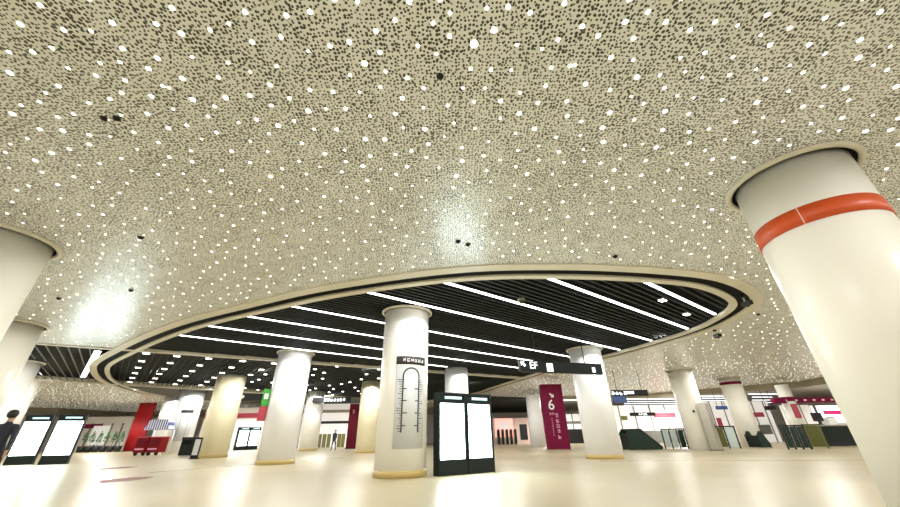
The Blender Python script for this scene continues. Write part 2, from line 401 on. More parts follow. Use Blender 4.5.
# ------------------------------------------------------------ lower hall round the edge of the perforated ceiling
mb = MB()
for p, q in zip(EDGE[:-1], EDGE[1:]):
    u = (q-p).normalized(); n = Vector((-u.y, u.x))
    if n.dot(p) < 0: n = -n
    mb.prism([tuple(p), tuple(q), tuple(q+n*.25), tuple(p+n*.25)], ZC-.55, ZC+.02)
struct('trim_8', mb, M['soffit'])
LOW = 4.15
far = [Vector((-78, 50)), Vector((-60, 66)), Vector((-10, 72)), Vector((20, 68)), Vector((52, 58)), Vector((62, 40)), Vector((66, 2))]
lowp = [Vector((p.x, p.y, 0)) for p in EDGE]+[Vector((p.x, p.y, 0)) for p in reversed(far)]
tr = geometry.tessellate_polygon([lowp])
struct('ceiling_lower', MB().add([(p.x, p.y, ZC-.5) for p in lowp], [tuple(t) for t in tr]), M['lowceil'])
mb = MB()
for p, q in zip(far[:-1], far[1:]):
    u = (q-p).normalized(); n = Vector((-u.y, u.x))
    if n.dot(p) < 0: n = -n
    mb.prism([tuple(p), tuple(q), tuple(q+n*.3), tuple(p+n*.3)], 0, ZC)
struct('wall_back', mb, M['pale'])

# ------------------------------------------------------------ columns
def arc(R, a0, a1, z0, z1, seg=20, th=.012):
    mb = MB(); vs = []
    for r in (R, R+th):
        for z in (z0, z1): vs += [(r*math.cos(a0+(a1-a0)*i/seg), r*math.sin(a0+(a1-a0)*i/seg), z) for i in range(seg+1)]
    n = seg+1; fs = []
    for i in range(seg):
        for a, b_ in ((0, 1), (1, 3), (3, 2), (2, 0)): fs.append((a*n+i, a*n+i+1, b_*n+i+1, b_*n+i))
    fs += [(0, n, 3*n, 2*n), (seg, 2*n+seg, 3*n+seg, n+seg)]
    return mb.add(vs, fs, True)
def column(key, m, label, top=ZC, collar=True, skirt=True, name='round_column'):
    x, y, R = CP[key]; t = thing(name, label, 'column', (x, y, 0), math.atan2(-y, -x), 'round columns of the hall')
    MB().lathe([(R, .12 if skirt else 0), (R, top)], 72).build('shaft', M[m], t)
    if skirt: MB().lathe([(R+.025, 0), (R+.025, .17), (R+.005, .19)], 72).build('skirting', M['skirt'], t)
    if collar:
        c = MB(); g = .07 if collar == 1 else .03
        c.lathe([(R+g, top-.005), (R+g, top-.05), (R+g+.03, top-.07), (R+g+.07, top-.07), (R+g+.10, top-.04), (R+g+.10, top-.005)], 72, cap=False)
        c.build('ceiling_collar', M['rim'], t)
        MB().lathe([(R+.004, top-.012), (R+g+.02, top-.012), (R+g+.02, top-.004), (R+.004, top-.004)], 72, cap=False).build('painted_gap', M['black'], t)  # black ring painted in for the dark hole round the shaft
    return t, R
CT = {}
dk = ZC+.08
for k, m, lab, top, col, sk in [
    ('near', 'cream', 'huge cream column with an orange-red band near its top, at the right edge', ZC, 1, 1),
    ('nearleft', 'cream', 'thick cream column cut by the upper left edge of the photo', ZC, 1, 1),
    ('left2', 'cream', 'pale column just behind the thick one at the left edge', ZC, 1, 1),
    ('left3', 'cream', 'slim pale column in the left row, third from the camera', ZC, 1, 1),
    ('left4', 'cream', 'farthest pale column of the left row, above the paired lit boxes', ZC, 0, 1),
    ('map', 'cream', 'cream column carrying a grey arch-shaped route map, left of the black light boxes', dk, 2, 1),
    ('right', 'white', 'white column right of the maroon sign pillar with number 6', dk, 2, 1),
    ('left', 'white', 'white column with a small green and red sign on its left side', dk, 2, 1),
    ('tan', 'tan', 'yellowish tan column left of the white one with the green sign', dk, 0, 1),
    ('box', 'cream', 'cream column with a steel cabinet on its right side', ZC, 1, 0),
    ('band', 'cream', 'cream column with a thin maroon band at its top', ZC, 1, 0),
    ('lmap', 'white', 'white column with a dark header bar and pale map, left of the tan column', dk, 0, 0),
    ('kiosk', 'white', 'white column behind the striped awning and red vending carts', dk, 0, 0),
    ('tan2', 'tan', 'yellowish tan column close behind the left of the route map column', dk, 0, 1),
    ('cream2', 'cream', 'cream column behind the white one, left of the walking person', dk, 0, 1),
    ('far', 'white', 'small far column between pink poster and maroon sign pillar', ZC-.5, 0, 0),
    ('shop', 'cream', 'pale column with a small red poster beside the glass gate', ZC-.5, 0, 0),
    ('behindbox', 'white', 'white column showing just above the black light boxes', dk, 0, 1)]:
    CT[k] = column(k, M and m, lab, top, col, sk)
def band(key, z0, z1, m, name='colour_band', a0=-pi/2, a1=pi/2, lab=None):
    t, R = CT[key]; o = arc(R+.002, a0, a1, z0, z1, 40).build(name, M[m], t)
    if lab: o['label'] = lab
    return o
x, y, R = CP['near']; dn = math.hypot(x, y)-R*.6
zb0, zb1 = 3.98, 4.28
band('near', zb0, zb1, 'orange', a0=-2.6, a1=-.006-.12); band('near', zb0, zb1, 'orange', a0=.006-.12, a1=2.6)
band('near', zb0, zb1, 'letter', 'band_joint', -.126, -.114)
band('band', 4.62, 4.84, 'maroon'); ds = math.hypot(*CP['shop'][:2]); band('shop', elev(781, 402, ds), elev(781, 397.5, ds), 'maroon')

# route map on the map column
def ribbon(R, pts, w, name, m, parent):
    """flat line on the drum; pts are (angle, z)"""
    mb = MB(); P = [Vector((a*R, z)) for a, z in pts]; vs = []
    for i, p in enumerate(P):
        t = (P[min(i+1, len(P)-1)]-P[max(i-1, 0)]).normalized(); n = Vector((-t.y, t.x))*w/2
        for q in (p-n, p+n):
            for rr in (R, R+.006): vs.append((rr*math.cos(q.x/R), rr*math.sin(q.x/R), q.y))
    fs = []
    for i in range(len(P)-1):
        o = i*4
        fs += [(o, o+2, o+6, o+4), (o+1, o+5, o+7, o+3), (o, o+4, o+5, o+1), (o+2, o+3, o+7, o+6)]
    mb.add(vs, fs); return mb.build(name, m, parent)
t, R = CT['map']
A0, A1 = -.33, .92     # angle round the drum, right of the middle
pn = arc(R+.002, A0, A1, .76, 3.20, 30, .012).build('route_map', M['mapgrey'], t); pn['label'] = 'grey map sheet with a dark arch-shaped line'
hd = arc(R+.002, A0-.02, A1+.04, 3.24, 3.50, 30, .016).build('map_header', M['ink'], t); hd['label'] = 'black title bar with small white writing'
RR = R+.015; ac = .29; hw = .33
pts = [(ac-hw, 1.2)]+[(ac-hw*math.cos(i*pi/16), 2.86+.26*math.sin(i*pi/16)) for i in range(17)]+[(ac+hw, 1.2)]
ribbon(RR, pts, .045, 'route_line', M['ink'], pn)
tk = MB()
def arcbox(mb, R, a0, a1, z0, z1):
    q = arc(R, a0, a1, z0, z1, 4, .005); mb.add(q.v, q.f)
for i in range(22):
    z = 1.23+i*.072
    for s in (-1, 1):
        arcbox(tk, RR, *sorted((ac+s*(hw+.02), ac+s*(hw+random.uniform(.07, .24)))), z, z+.018)
        if i % 5 == 2: arcbox(tk, RR, *sorted((ac+s*(hw-.02), ac+s*(hw-random.uniform(.12, .2)))), z, z+.03)
tk.build('station_names', M['ink'], pn)
def curved_strokes(n, R, a_c, z, size, m, parent, name):
    o = strokes(n, size, m, parent, (0, 0, 0), name)
    for v in o.data.vertices:
        a = a_c+v.co.x/R; r = R+.002-v.co.y; v.co = (r*math.cos(a), r*math.sin(a), z+v.co.z)
    return o
curved_strokes(6, R+.018, .38, 3.37, .115, M['letter'], hd, 'header_lettering')
t, R = CT['lmap']
pn = arc(R+.002, -.75, .6, 1.0, 3.2, 30).build('route_map', M['mapgrey'], t); hd = arc(R+.002, -.5, .45, 3.3, 3.55, 30, .02).build('map_header', M['ink'], t)
ribbon(R+.015, [(-.35, 1.3)]+[(-.05-.3*math.cos(i*pi/12), 2.7+.25*math.sin(i*pi/12)) for i in range(13)]+[(.25, 1.3)], .035, 'route_line', M['slat_grey'], pn)
# green/red sign on the white left column
t, R = CT['left']
sg = MB().box((.2, -R-.14, 2.95), (.12, .34, .8), bev=.02).build('exit_sign', M['greenp'], t); sg['label'] = 'green projecting sign'
MB().box((.2, -R-.16, 2.2), (.12, .38, .66), bev=.02).build('hydrant_sign', M['redp'], t)['label'] = 'red projecting sign under the green one'
MB().box((.265, -R-.14, 3.0), (.01, .18, .25)).build('pictogram', M['letter'], sg)
t, R = CT['shop']
MB().box((R-.02, .25, 2.55), (.06, .42, 1.1)).build('poster', M['redp'], t)['label'] = 'small red poster'
# steel cabinet against the column
x, y, R = CP['box']
c = thing('steel_cabinet', 'tall brushed steel cabinet standing against the right side of a cream column', 'cabinet', (x+.12, y-1.2, 0), .3)
MB().box((0, 0, 1.42), (.36, .6, 2.8), bev=.02).build('body', M['steel'], c); MB().box((0, -.31, 1.4), (.28, .03, 2.5), bev=.01).build('door', M['steel'], c)
MB().box((.09, -.335, 1.4), (.03, .04, .25)).build('handle', M['dark'], c); MB().box((0, 0, .02), (.4, .65, .06)).build('plinth', M['dark'], c)
x, y, R = CP['box']; t, R = CT['box']
MB().box((R+.03, .12, 2.35), (.06, .12, .16), bev=.01).build('call_button', M['dark'], t)

# ------------------------------------------------------------ strip lights, downlights, stars
names_ord = ['first', 'second', 'third', 'fourth', 'fifth', 'sixth', 'seventh', 'eighth', 'ninth', 'tenth', 'eleventh', 'twelfth', 'thirteenth', 'fourteenth', 'fifteenth', 'sixteenth', 'seventeenth', 'eighteenth', 'nineteenth', 'twentieth']
ends = [((668, 281), (712, 303)), ((540, 278), (688, 328)), ((442, 284), (640, 340)), ((372, 295), (600, 349)), None, None, None, None]
for k, nk in enumerate(STRIPS):
    segs = clip(NN*nk-DD*90, NN*nk+DD*90, near_poly)
    if not segs: continue
    sg0 = max(segs, key=lambda q: (q[1]-q[0]).length) if k == 7 else None
    a = min((s[0] for s in segs), key=lambda p: p.dot(DD)); b_ = max((s[1] for s in segs), key=lambda p: p.dot(DD))
    if sg0: a, b_ = sg0
    L0 = (b_-a).length
    a2 = a+DD*.12; b2_ = b_-DD*.2
    if k == 0: a2 = a+DD*.3
    o = thing('strip_light', '%s long white strip light from the near right rim of the oval slat ceiling' % names_ord[k], 'ceiling light',
              ((a2.x+b2_.x)/2, (a2.y+b2_.y)/2, ZC+.07), ANG, 'long strip lights in the oval ceiling')
    ln = (b2_-a2).length
    MB().box((0, 0, .04), (ln, .14, .08)).build('housing', M['slat'], o); MB().box((0, 0, -.015), (ln-.02, .10 if k < 4 else .07, .03)).build('diffuser', M['strip'], o)
# square downlights of the bay
proto = None
r0, r1 = Vector((-16.87, 18.9)), Vector((-26.2, 29.2))
rows = [(Vector((-16.6, 19.0)), Vector((-26.0, 29.3))), (Vector((-15.5, 19.8)), Vector((-24.5, 29.6))), (Vector((-14.2, 20.6)), Vector((-23.5, 30.9))), (Vector((-12.7, 21.5)), Vector((-21.9, 31.8))),
        (Vector((-11.2, 22.4)), Vector((-20.4, 33)))]
for i, (p, q) in enumerate(rows):
    for j in range(6):
        w = p+(q-p)*(j/5)
        lab = 'square downlight, %s from the near edge in the %s row from the left' % (names_ord[j], names_ord[i])
        if proto is None:
            proto = thing('square_downlight', lab, 'ceiling light', (w.x, w.y, ZC+.1), math.radians(41.6), 'square downlights in the slat bay')
            MB().box((0, 0, .03), (.36, .36, .10), bev=.01).build('frame', M['slat_grey'], proto); MB().box((0, 0, -.03), (.29, .29, .02)).build('diffuser', M['down'], proto)
            continue
        c = proto.copy(); COL.objects.link(c); c.location = (w.x, w.y, ZC+.1); c['label'] = lab
        for ch in proto.children: d = ch.copy(); COL.objects.link(d); d.parent = c
A, B = at(98, 351, z=ZC), at(83, 377, z=ZC); d = B-A
o = thing('strip_light', 'white strip light across the small slat bay left of the oval rim', 'ceiling light', tuple((A+B)/2+Vector((0, 0, .01))), math.atan2(d.y, d.x), 'strip light of the left bay')
MB().box((0, 0, .03), (d.length, .3, .06)).build('housing', M['slat'], o); MB().box((0, 0, -.015), (d.length-.05, .26, .03)).build('diffuser', M['strip'], o)
# scattered little lights over the dark bay right of the white column
lm = MB().lathe([(.11, 0), (.11, -.04), (.07, -.05)], 12).mesh('small_downlight', M['down'])
pts = []
for i in range(600):
    p = at(random.uniform(236, 385), random.uniform(366, 396), ZC)
    if not inside(p.to_2d(), bay_poly) or p.x > -4.5: continue
    if any((p-q).length < 1.5 for q in pts) or any(math.hypot(p.x-c[0], p.y-c[1]) < c[2]+.3 for c in CP.values()): continue
    if p.x < -10.2 and (p.to_2d()-rows[4][0]).dot(Vector((-.72, -.69))) > -.9: continue
    pts.append(p)
for p in pts[:46]:
    o = bpy.data.objects.new('small_downlight', lm); COL.objects.link(o); o.location = (p.x, p.y, ZC+.1)
    tag(o, 'small round lamp scattered on the dark slats behind the white column', 'ceiling light', 'scattered small lamps')
# star lamps
def fwd(p): return p[1]*math.cos(PITCH)+(ZC-H)*math.sin(PITCH)
meas = [(474, 44), (494, 30), (407, 78), (281, 37), (376, 31), (156, 24), (330, 46), (228, 63), (598, 36), (558, 40), (633, 60), (648, 12), (733, 57), (770, 45), (825, 18), (52, 48), (9, 52), (40, 5), (172, 8),
        (245, 12), (120, 62), (91, 31), (100, 63), (68, 68), (21, 105), (58, 117), (89, 103), (110, 99), (163, 86), (169, 88), (192, 57), (433, 23), (395, 20), (440, 0), (418, 46), (450, 13), (517, 45), (530, 13), (542, 49),
        (551, 68), (520, 93), (491, 70), (463, 88), (538, 103), (570, 66), (575, 65), (690, 30), (715, 22), (790, 28), (860, 40), (880, 12), (887, 70), (660, 75), (610, 90), (350, 75), (310, 90), (270, 85), (210, 30), (310, 12)]
pts = [at(x, y, ZC).to_2d() for x, y in meas]
nm = len(pts); grid = {}
def gk(p): return (int(math.floor(p[0]/.6)), int(math.floor(p[1]/.6)))
for p in pts: grid.setdefault(gk(p), []).append(p)
ringp = [(c[0], c[1], c[2]+.35) for c in CP.values()]
wide = inset(OVC, -.3); BAYP = [LA-u1*.3-(LC-LA).normalized()*.4, LA+u1*14-(LC-LA).normalized()*.4, LC+u2*14+(LC-LA).normalized()*.4, LC-u2*.3+(LC-LA).normalized()*.4]; EDGEP = [Vector((p.x, p.y)) for p in outer]
for i in range(110000):
    px, py = random.uniform(-330, 1230), random.uniform(-160, 372)
    r = ray(px, py)
    if r.z < 40: continue
    p = at(px, py, ZC).to_2d()
    if p.y > 24 or abs(p.x) > 24: continue
    mind = .23+max(0, fwd(p)-4)*.025
    # spread evenly over the real ceiling, not over the picture
    if random.random() > (fwd(p)/14)**3*2.2+.02: continue
    g = gk(p)
    if any((p-q).length < mind for a in (-1, 0, 1) for b_ in (-1, 0, 1) for q in grid.get((g[0]+a, g[1]+b_), ())): continue
    if inside(p, wide) or inside(p, BAYP) or any(math.hypot(p.x-c[0], p.y-c[1]) < c[2] for c in ringp): continue
    pts.append(p); grid.setdefault(g, []).append(p)
CR = camo.matrix_world.inverted()
def outside(p):
    q = CR @ Vector((p.x, p.y, ZC)); return q.z > -.1 or abs(q.x/q.z)*F > 447 or abs(q.y/q.z)*F > 251
order = sorted(range(len(pts)), key=lambda i: (outside(pts[i]), fwd(pts[i])))
sm = MB().dome((0, 0, 0), .027, .013, 10, 2).mesh('star_lamp', M['star'])
rest = MB()
for n, i in enumerate(order):
    p = pts[i]; sc = random.choice((.7, .8, .9, 1, 1.1, 1.3)) if i >= nm else random.uniform(.75, 1.1)
    if fwd(p) < 3.4 and outside(p): sc = min(sc, 1)
    if i == 0: sc = 1.7
    if i == 1: sc = 1.35
    if n < 300:
        o = bpy.data.objects.new('star_lamp', sm); COL.objects.link(o); o.location = (p.x, p.y, ZC); o.scale = (sc, sc, sc)
        tag(o, 'tiny glowing star-like lamp set flush in the near part of the perforated ceiling', 'ceiling light', 'star lamps of the perforated ceiling')
    else: rest.dome((p.x, p.y, ZC), .024*sc, .012*sc, 6, 2)
gx = -62
while gx < 44:
    gy = 2
    while gy < 62:
        x_, y_ = gx+random.uniform(-.25, .25), gy+random.uniform(-.25, .25); gy += .58
        if y_ <= 24 and abs(x_) <= 24: continue
        if abs(x_) > y_*1.45+3: continue
        p = Vector((x_, y_))
        if inside(p, wide) or inside(p, BAYP) or not inside(p, EDGEP) or any(math.hypot(x_-c[0], y_-c[1]) < c[2] for c in ringp): continue
        rest.dome((x_, y_, ZC), .035*random.choice((.5, .8, 1, 1.3)), .012, 5, 1)
    gx += .58
tag(rest.build('star_lamps', M['star']), 'many tiny glowing lamps dotted over the farther perforated ceiling', 'ceiling light', None, 'stuff')
print('stars', len(pts))

# ceiling devices
for (px, py, lab) in [(440, 76, 'small dark detector high on the perforated ceiling, above the oval'), (104, 118, 'left one of two dark detectors at the upper left ceiling'), (117, 118, 'right one of two dark detectors at the upper left ceiling'),
                      (141, 237, 'dark detector just above the left bluish reflection on the ceiling'), (59, 298, 'dark detector beside the top of the second left column'), (458, 241, 'left of the two dark specks in the middle bluish reflection'),
                      (468, 244, 'right of the two dark specks in the middle bluish reflection'), (615, 256, 'dark detector just over the rim at the middle right of the oval'), (131, 290, 'dark detector inside the left bluish reflection'),
                      (758, 314, 'small dark detector right of the oval near the cream column')]:
    p = at(px, py, ZC); o = thing('smoke_detector', lab, 'detector', (p.x, p.y, ZC))
    k = .75 if py > 130 else .55
    MB().lathe([(.085*k, 0), (.085*k, -.03*k), (.07*k, -.045*k)], 16).build('base', M['dark'], o); MB().dome((0, 0, -.045*k), .055*k, .04*k).build('sensor', M['dark'], o)
for (px, py, lab) in [(714, 334, 'dark security camera hanging below the right end of the oval rim'), (742, 300, 'dark security camera on the outer right end of the oval rim')]:
    p = at(px, py-5, ZC); o = thing('security_camera', lab, 'camera', (p.x, p.y, ZC-.1))
    MB().lathe([(.02, 0), (.02, -.16)], 10).build('stem', M['rim'], o); MB().lathe([(.07, .1), (.07, 0)], 14).build('mount', M['dark'], o)
    b_ = MB().box((0, -.05, -.22), (.16, .34, .15), bev=.03).build('housing', M['dark'], o); MB().dome((0, -.05, -.29), .06, .05).build('lens', M['glassgreen'], o)
p = at(521, 298, ZC+.1); o = thing('dome_camera', 'round dome camera hanging under the dark slats', 'camera', (p.x, p.y, ZC+.1))
MB().lathe([(.13, .02), (.13, -.08), (.11, -.11)], 20).build('base', M['slat_grey'], o); MB().dome((0, 0, -.11), .10, .10).build('dome', M['glassolive'], o)
for (px, py, lab) in [(662, 299, 'small white square lamp between strip lights at the right of the oval'), (686, 313, 'small white square lamp near the right tip of the oval')]:
    p = at(px, py, ZC+.1); o = thing('square_lamp', lab, 'ceiling light', (p.x, p.y, ZC+.06), ANG)
    MB().box((0, 0, .02), (.34, .22, .06), bev=.01).build('frame', M['slat_grey'], o); MB().box((0, 0, -.02), (.28, .18, .02)).build('diffuser', M['down'], o)

# ------------------------------------------------------------ light boxes
def lightbox(a, b_, h, lab, group, pm='panel', depth=.32, fk=.06):
    d = (b_-a); w = d.length; rz = math.atan2(d.y, d.x); c = (a+b_)/2
    o = thing('light_box', lab, 'light box', (c.x, c.y, 0), rz, group); fr = fk*w
    zb, zp, zh = .16*h, .86*h, h
    MB().box((0, depth/2, zb/2), (w, depth, zb), bev=.015).build('base', M['blackmetal'], o)
    f = MB()
    for s in (-1, 1): f.box((s*(w/2-fr/2), depth/2, (zb+h)/2), (fr, depth, h-zb))
    f.box((0, depth/2, zp+.02*h), (w-2*fr, depth, .04*h)); f.box((0, depth/2, h-.015*h), (w-2*fr, depth, .03*h)); f.box((0, depth-.02, (zb+h)/2), (w-2*fr, .04, h-zb)); f.box((0, depth/2, zb+.01*h), (w-2*fr, depth, .02*h))
    f.build('frame', M['blackmetal'], o)
    MB().box((0, .06, (zb+zp)/2+.01*h), (w-2*fr, .03, zp-zb-.02*h)).build('lit_panel', M[pm], o)
    hs = MB().box((0, .05, zp+.075*h), (w-2*fr-.02, .03, .06*h)).build('header_sign', M['blackmetal'], o)
    MB().box((w*.05, .03, zp+.075*h), (w*.62, .012, .035*h)).build('header_lettering', M['header'], hs)
    return o
a, b_ = at(438.5, 476.8, z=0), at(495.5, 472, z=0); d = b_-a
ht = elev(434, 392, math.hypot(a.x, a.y))
lightbox(a, a+d*.495, ht, 'left one of two tall black light boxes right of the route map column', 'black light boxes beside the route map column')
lightbox(a+d*.505, b_, ht, 'right one of two tall black light boxes right of the route map column', 'black light boxes beside the route map column')
a, b_ = at(2, 465.5, z=0), at(31, 464.5, z=0); c, d = at(37, 465, z=0), at(66, 464, z=0)
ht = elev(15, 416, math.hypot(a.x, a.y))
h2 = elev(27, 415, math.hypot(a.x, a.y))
lightbox(a, b_, h2, 'left one of the two slanting white light boxes at the far left', 'light boxes at the far left', fk=.025)
lightbox(c, d, h2, 'right one of the two slanting white light boxes at the far left', 'light boxes at the far left', fk=.025)
a, b_ = at(234.5, 450.5, z=0), at(257, 449.5, z=0); d = b_-a; h2 = elev(240, 427, math.hypot(a.x, a.y))
lightbox(a, a+d*.49, h2, 'left half of the small distant pair of light boxes behind the tan column', 'distant light boxes', 'panel_far')
lightbox(a+d*.51, b_, h2, 'right half of the small distant pair of light boxes, next to the white column', 'distant light boxes', 'panel_far')

# ------------------------------------------------------------ sign pillar with number 6
Yp = at(553, 449.5, z=0).y
a, b_ = at(549, 449.5, z=0), at(570, 449, z=0); w = b_.x-a.x; hp = elev(546, 384, math.hypot(a.x, a.y))
o = thing('sign_pillar', 'tall maroon sign pillar with an arrow and a big number 6', 'sign', ((a.x+b_.x)/2, a.y+.4, 0), 0)
MB().box((0, 0, hp/2), (w, .7, hp), bev=.02).build('body', M['maroon'], o)
text('6', w*.62, (-.12*w, -.36, hp*.66), UP, M['letter'], o, 'number')
ar = MB(); s = w*.10
ar.add([(-s, 0, s*.5), (-s*.5, 0, s), (s*.5, 0, 0), (s, 0, s*.5), (s, 0, -s), (-s*.5, 0, -s), (0, 0, -s*.5)], [(0, 1, 2, 6), (2, 3, 4), (6, 2, 4), (6, 4, 5)])
ar.add([(-s, -.01, s*.5), (-s*.5, -.01, s), (s*.5, -.01, 0), (s, -.01, s*.5), (s, -.01, -s), (-s*.5, -.01, -s), (0, -.01, -s*.5)], [(0, 1, 2, 6), (2, 3, 4), (6, 2, 4), (6, 4, 5)])
arr = ar.build('arrow', M['letter'], o); arr.location = (-.05*w, -.36, hp*.82)
strokes(5, w*.17, M['pinkletter'], o, (.07*w, -.356, hp*.50), vertical=True, gap=1.3)
strokes(2, w*.12, M['pinkletter'], o, (-.14*w, -.356, hp*.53))
strokes(9, w*.06, M['pinkletter'], o, (-.17*w, -.356, hp*.45), vertical=True, gap=1.4)
text('6', w*.55, (w/2+.005, 0, hp*.66), (pi/2, 0, pi/2), M['letter'], o, 'side_number')

# ------------------------------------------------------------ hanging signs
def hang(name, x0, x1, ytop, ybot, Y, lab, m='dark', zt=ZC, dp=.18, cat='sign', rods=True):
    xm = (x0+x1)/2; A, B = at(x0, (ytop+ybot)/2, Y=Y), at(x1, (ytop+ybot)/2, Y=Y)
    z1, z0 = at(xm, ytop, Y=Y).z, at(xm, ybot, Y=Y).z
    o = thing(name, lab, cat, ((A.x+B.x)/2, Y, z0)); w = B.x-A.x; h = z1-z0
    MB().box((0, 0, h/2), (w, dp, h), bev=.015).build('panel', M[m], o)
    if rods and zt > z1:
        for s in (-.35, .35): MB().lathe([(.02, h-.005), (.02, zt-z0)], 8, (s*w, 0)).build('hanger_rod', M['dark'], o)
    return o, w, h
Ys = 17.5
A = at(519, 366, Y=15.5); B = at(601, 369.5, z=A.z); d = (B-A); w = d.length; h = .48
o = thing('hanging_sign', 'black hanging sign reading EF with an arrow, under the dark slats', 'sign', ((A.x+B.x)/2, (A.y+B.y)/2, A.z-h/2), math.atan2(d.y, d.x))
MB().box((0, 0, h/2), (w, .18, h), bev=.015).build('panel', M['blackmetal'], o)
for q in (-.3, .3): MB().lathe([(.02, h-.005), (.02, ZC+.1-A.z+h/2)], 8, (q*w, 0)).build('hanger_rod', M['dark'], o)
text('EF', h*.85, (-w*.345, -.10, h*.55), UP, M['letter_lit'], o, 'lettering')
s = h*.25; q = MB(); q.extr([(-s, s), (s*.5, s), (.1*s, s*.5), (s, -s*.4), (s*.4, -s), (-s*.5, -.1*s), (-s, -s*.6)][::-1], -.012, 0)
q.build('arrow', M['letter_lit'], o, (-w*.46, -.095, h*.66))
MB().box((-w*.155, -.1, h*.45), (w*.07, .02, h*.72)).build('pictogram', M['letter_lit'], o)
MB().box((w*.385, -.1, h*.4), (w*.035, .02, h*.45)).build('pictogram', M['letter_lit'], o)
o, w, h = hang('hanging_sign', 612, 647.5, 390, 396, 27, 'black hanging sign with white symbols over a blue strip, right of the white column')
strokes(4, h*.62, M['letter_lit'], o, (-w*.32, -.096, h*.45))
MB().box((-w*.02, -.1, h*.55), (w*.24, .02, h*.45)).build('lettering_block', M['letter_lit'], o)
MB().box((-w*.32, 0, -.22), (w*.36, .15, .42)).build('lower_strip', M['blue'], o)['label'] = 'blue lower strip'
o, w, h = hang('hanging_sign', 313, 351, 397.5, 402.5, 37, 'dark hanging sign with white characters above the walking person')
strokes(7, h*.6, M['letter_lit'], o, (w*.08, -.096, h*.5))
o, w, h = hang('hanging_sign', 236, 268, 394, 401, 30, 'dark hanging sign between the tan column and the green sign')
text('EF', h*.55, (-w*.28, -.1, h*.55), UP, M['letter_lit'], o, 'lettering')
o, w, h = hang('hanging_sign', 630, 655, 412.5, 416, 38, 'thin black sign hanging far behind the escalator', zt=ZC-.5)
strokes(4, h*.6, M['letter_lit'], o, (0, -.096, h*.5))
o, w, h = hang('hanging_sign', 716, 727, 406, 409.5, 37, 'small blue sign hanging between the two cream columns', 'blue', zt=ZC-.5)
o, w, h = hang('hanging_sign', 765, 775, 406, 410, 37, 'small black sign hanging left of the pale column with red poster', zt=ZC-.5)

# ------------------------------------------------------------ escalators, gates, counter on the right
def pz(x, y, Y): p = at(x, y, Y=Y); return (p.x, p.z)
def escalator(lab, x0, x1, ytop, ybot, Y, gm, rise=1):
    A, B = at(x0, ybot, z=0), at(x1, ybot, z=0); Y = A.y; X0, X1 = A.x, A.x+(B.x-A.x)
    zt = elev(x0, ytop, math.hypot(A.x, A.y)); w = X1-X0
    o = thing('escalator', lab, 'escalator', ((X0+X1)/2, Y+.7, 0))
    for y_ in (-.6, .6):
        MB().extr([(-w/2, 0), (-w/2, zt-.2), (-w/2+.15, zt), (-w*.05, zt), (w/2, .1), (w/2, 0)], y_-.03, y_+.03).build('balustrade', M[gm], o)
        MB().tube([(-w/2+.02, y_, .3), (-w/2-.02, y_, zt-.2), (-w/2+.15, y_, zt+.03), (-w*.05, y_, zt+.04), (w/2, y_, .14)], .05).build('handrail', M['dark'], o)
    MB().box((-w/2+.18, 0, zt/2-.1), (.3, 1.1, zt-.25), bev=.05).build('newel', M['blackmetal'], o)
    st = MB()
    for i in range(7): st.b2((-w/2+.35+i*w*.1, -.55, 0), (-w/2+.35+(i+1)*w*.1, .55, .62-i*.085))
    st.build('steps', M['steel'], o); return o
escalator('dark green glass escalator side right behind the white column', 631, 672, 430, 450, 0, 'glassgreen')
escalator('small dark escalator side right of the banded column', 763, 777, 432, 447.5, 0, 'glassgreen')
def railing(lab, x0, x1, ytop, ybot, npan, gm, name='glass_railing', frame='dark', cat='railing'):
    A, B = at(x0, ybot, z=0), at(x1, ybot, z=0); zt = elev(x0, ytop, math.hypot(A.x, A.y))
    d = B-A; w = d.length; o = thing(name, lab, cat, tuple(A), math.atan2(d.y, d.x))
    for i in range(npan+1): MB().box((w*i/npan, 0, zt/2), (.09, .09, zt)).build('post', M[frame], o)
    MB().box((w/2, 0, zt-.04), (w+.1, .11, .09)).build('top_rail', M[frame], o)
    for i in range(npan): MB().box((w*(i+.5)/npan, 0, zt*.5), (w/npan-.14, .03, zt*.86)).build('glass_panel', M[gm if not isinstance(gm, (list, tuple)) else gm[i]], o)
    return o
railing('thin dark railing with pale glass beside the green escalator', 666, 689, 428.5, 449, 3, ('glasscyan', 'glasscyan', 'glassgreen'))
railing('dark framed glass gate enclosure left of the service counter', 789, 812, 425, 449.5, 3, 'glassgreen')
railing('olive glass panel railing joining the gate enclosure and counter', 812.5, 829, 424, 448.5, 1, 'glassolive', frame='glassolive')
railing('dark framed railing with olive and pale glass between the steel cabinet and banded column', 720, 741, 426, 448.5, 2, ('glassolive', 'glasscyan'))
A, B = at(829, 446.5, z=0), at(868, 445.5, z=0); zt = 1.9
zt = elev(832, 425, math.hypot(A.x, A.y)); d = B-A; w = d.length
o = thing('service_counter', 'long dark service counter left of the huge cream column', 'counter', tuple(A), math.atan2(d.y, d.x))
MB().box((w/2, .5, zt/2-.03), (w, 1.0, zt-.06), bev=.01).build('body', M['blackmetal'], o); MB().box((w/2, .5, zt-.02), (w+.1, 1.15, .1), bev=.02).build('worktop', M['steel'], o); MB().box((w/2, -.02, .1), (w, .05, .2)).build('plinth', M['dark'], o)
ca, u = A.copy(), d.normalized(); nn = Vector((-u.y, u.x, 0))
q = ca+u*(w*.22)+nn*.5
o = thing('monitor', 'black monitor standing on the dark service counter', 'monitor', (q.x, q.y, zt+.03), math.atan2(u.y, u.x))
MB().box((0, 0, .02), (.4, .3, .03)).build('foot', M['dark'], o); MB().box((0, 0, .2), (.08, .08, .35)).build('stand', M['dark'], o); MB().box((0, -.03, .55), (.95, .07, .6), bev=.02).build('screen', M['dark'], o)
q = ca+u*(w*.5)+nn*.5
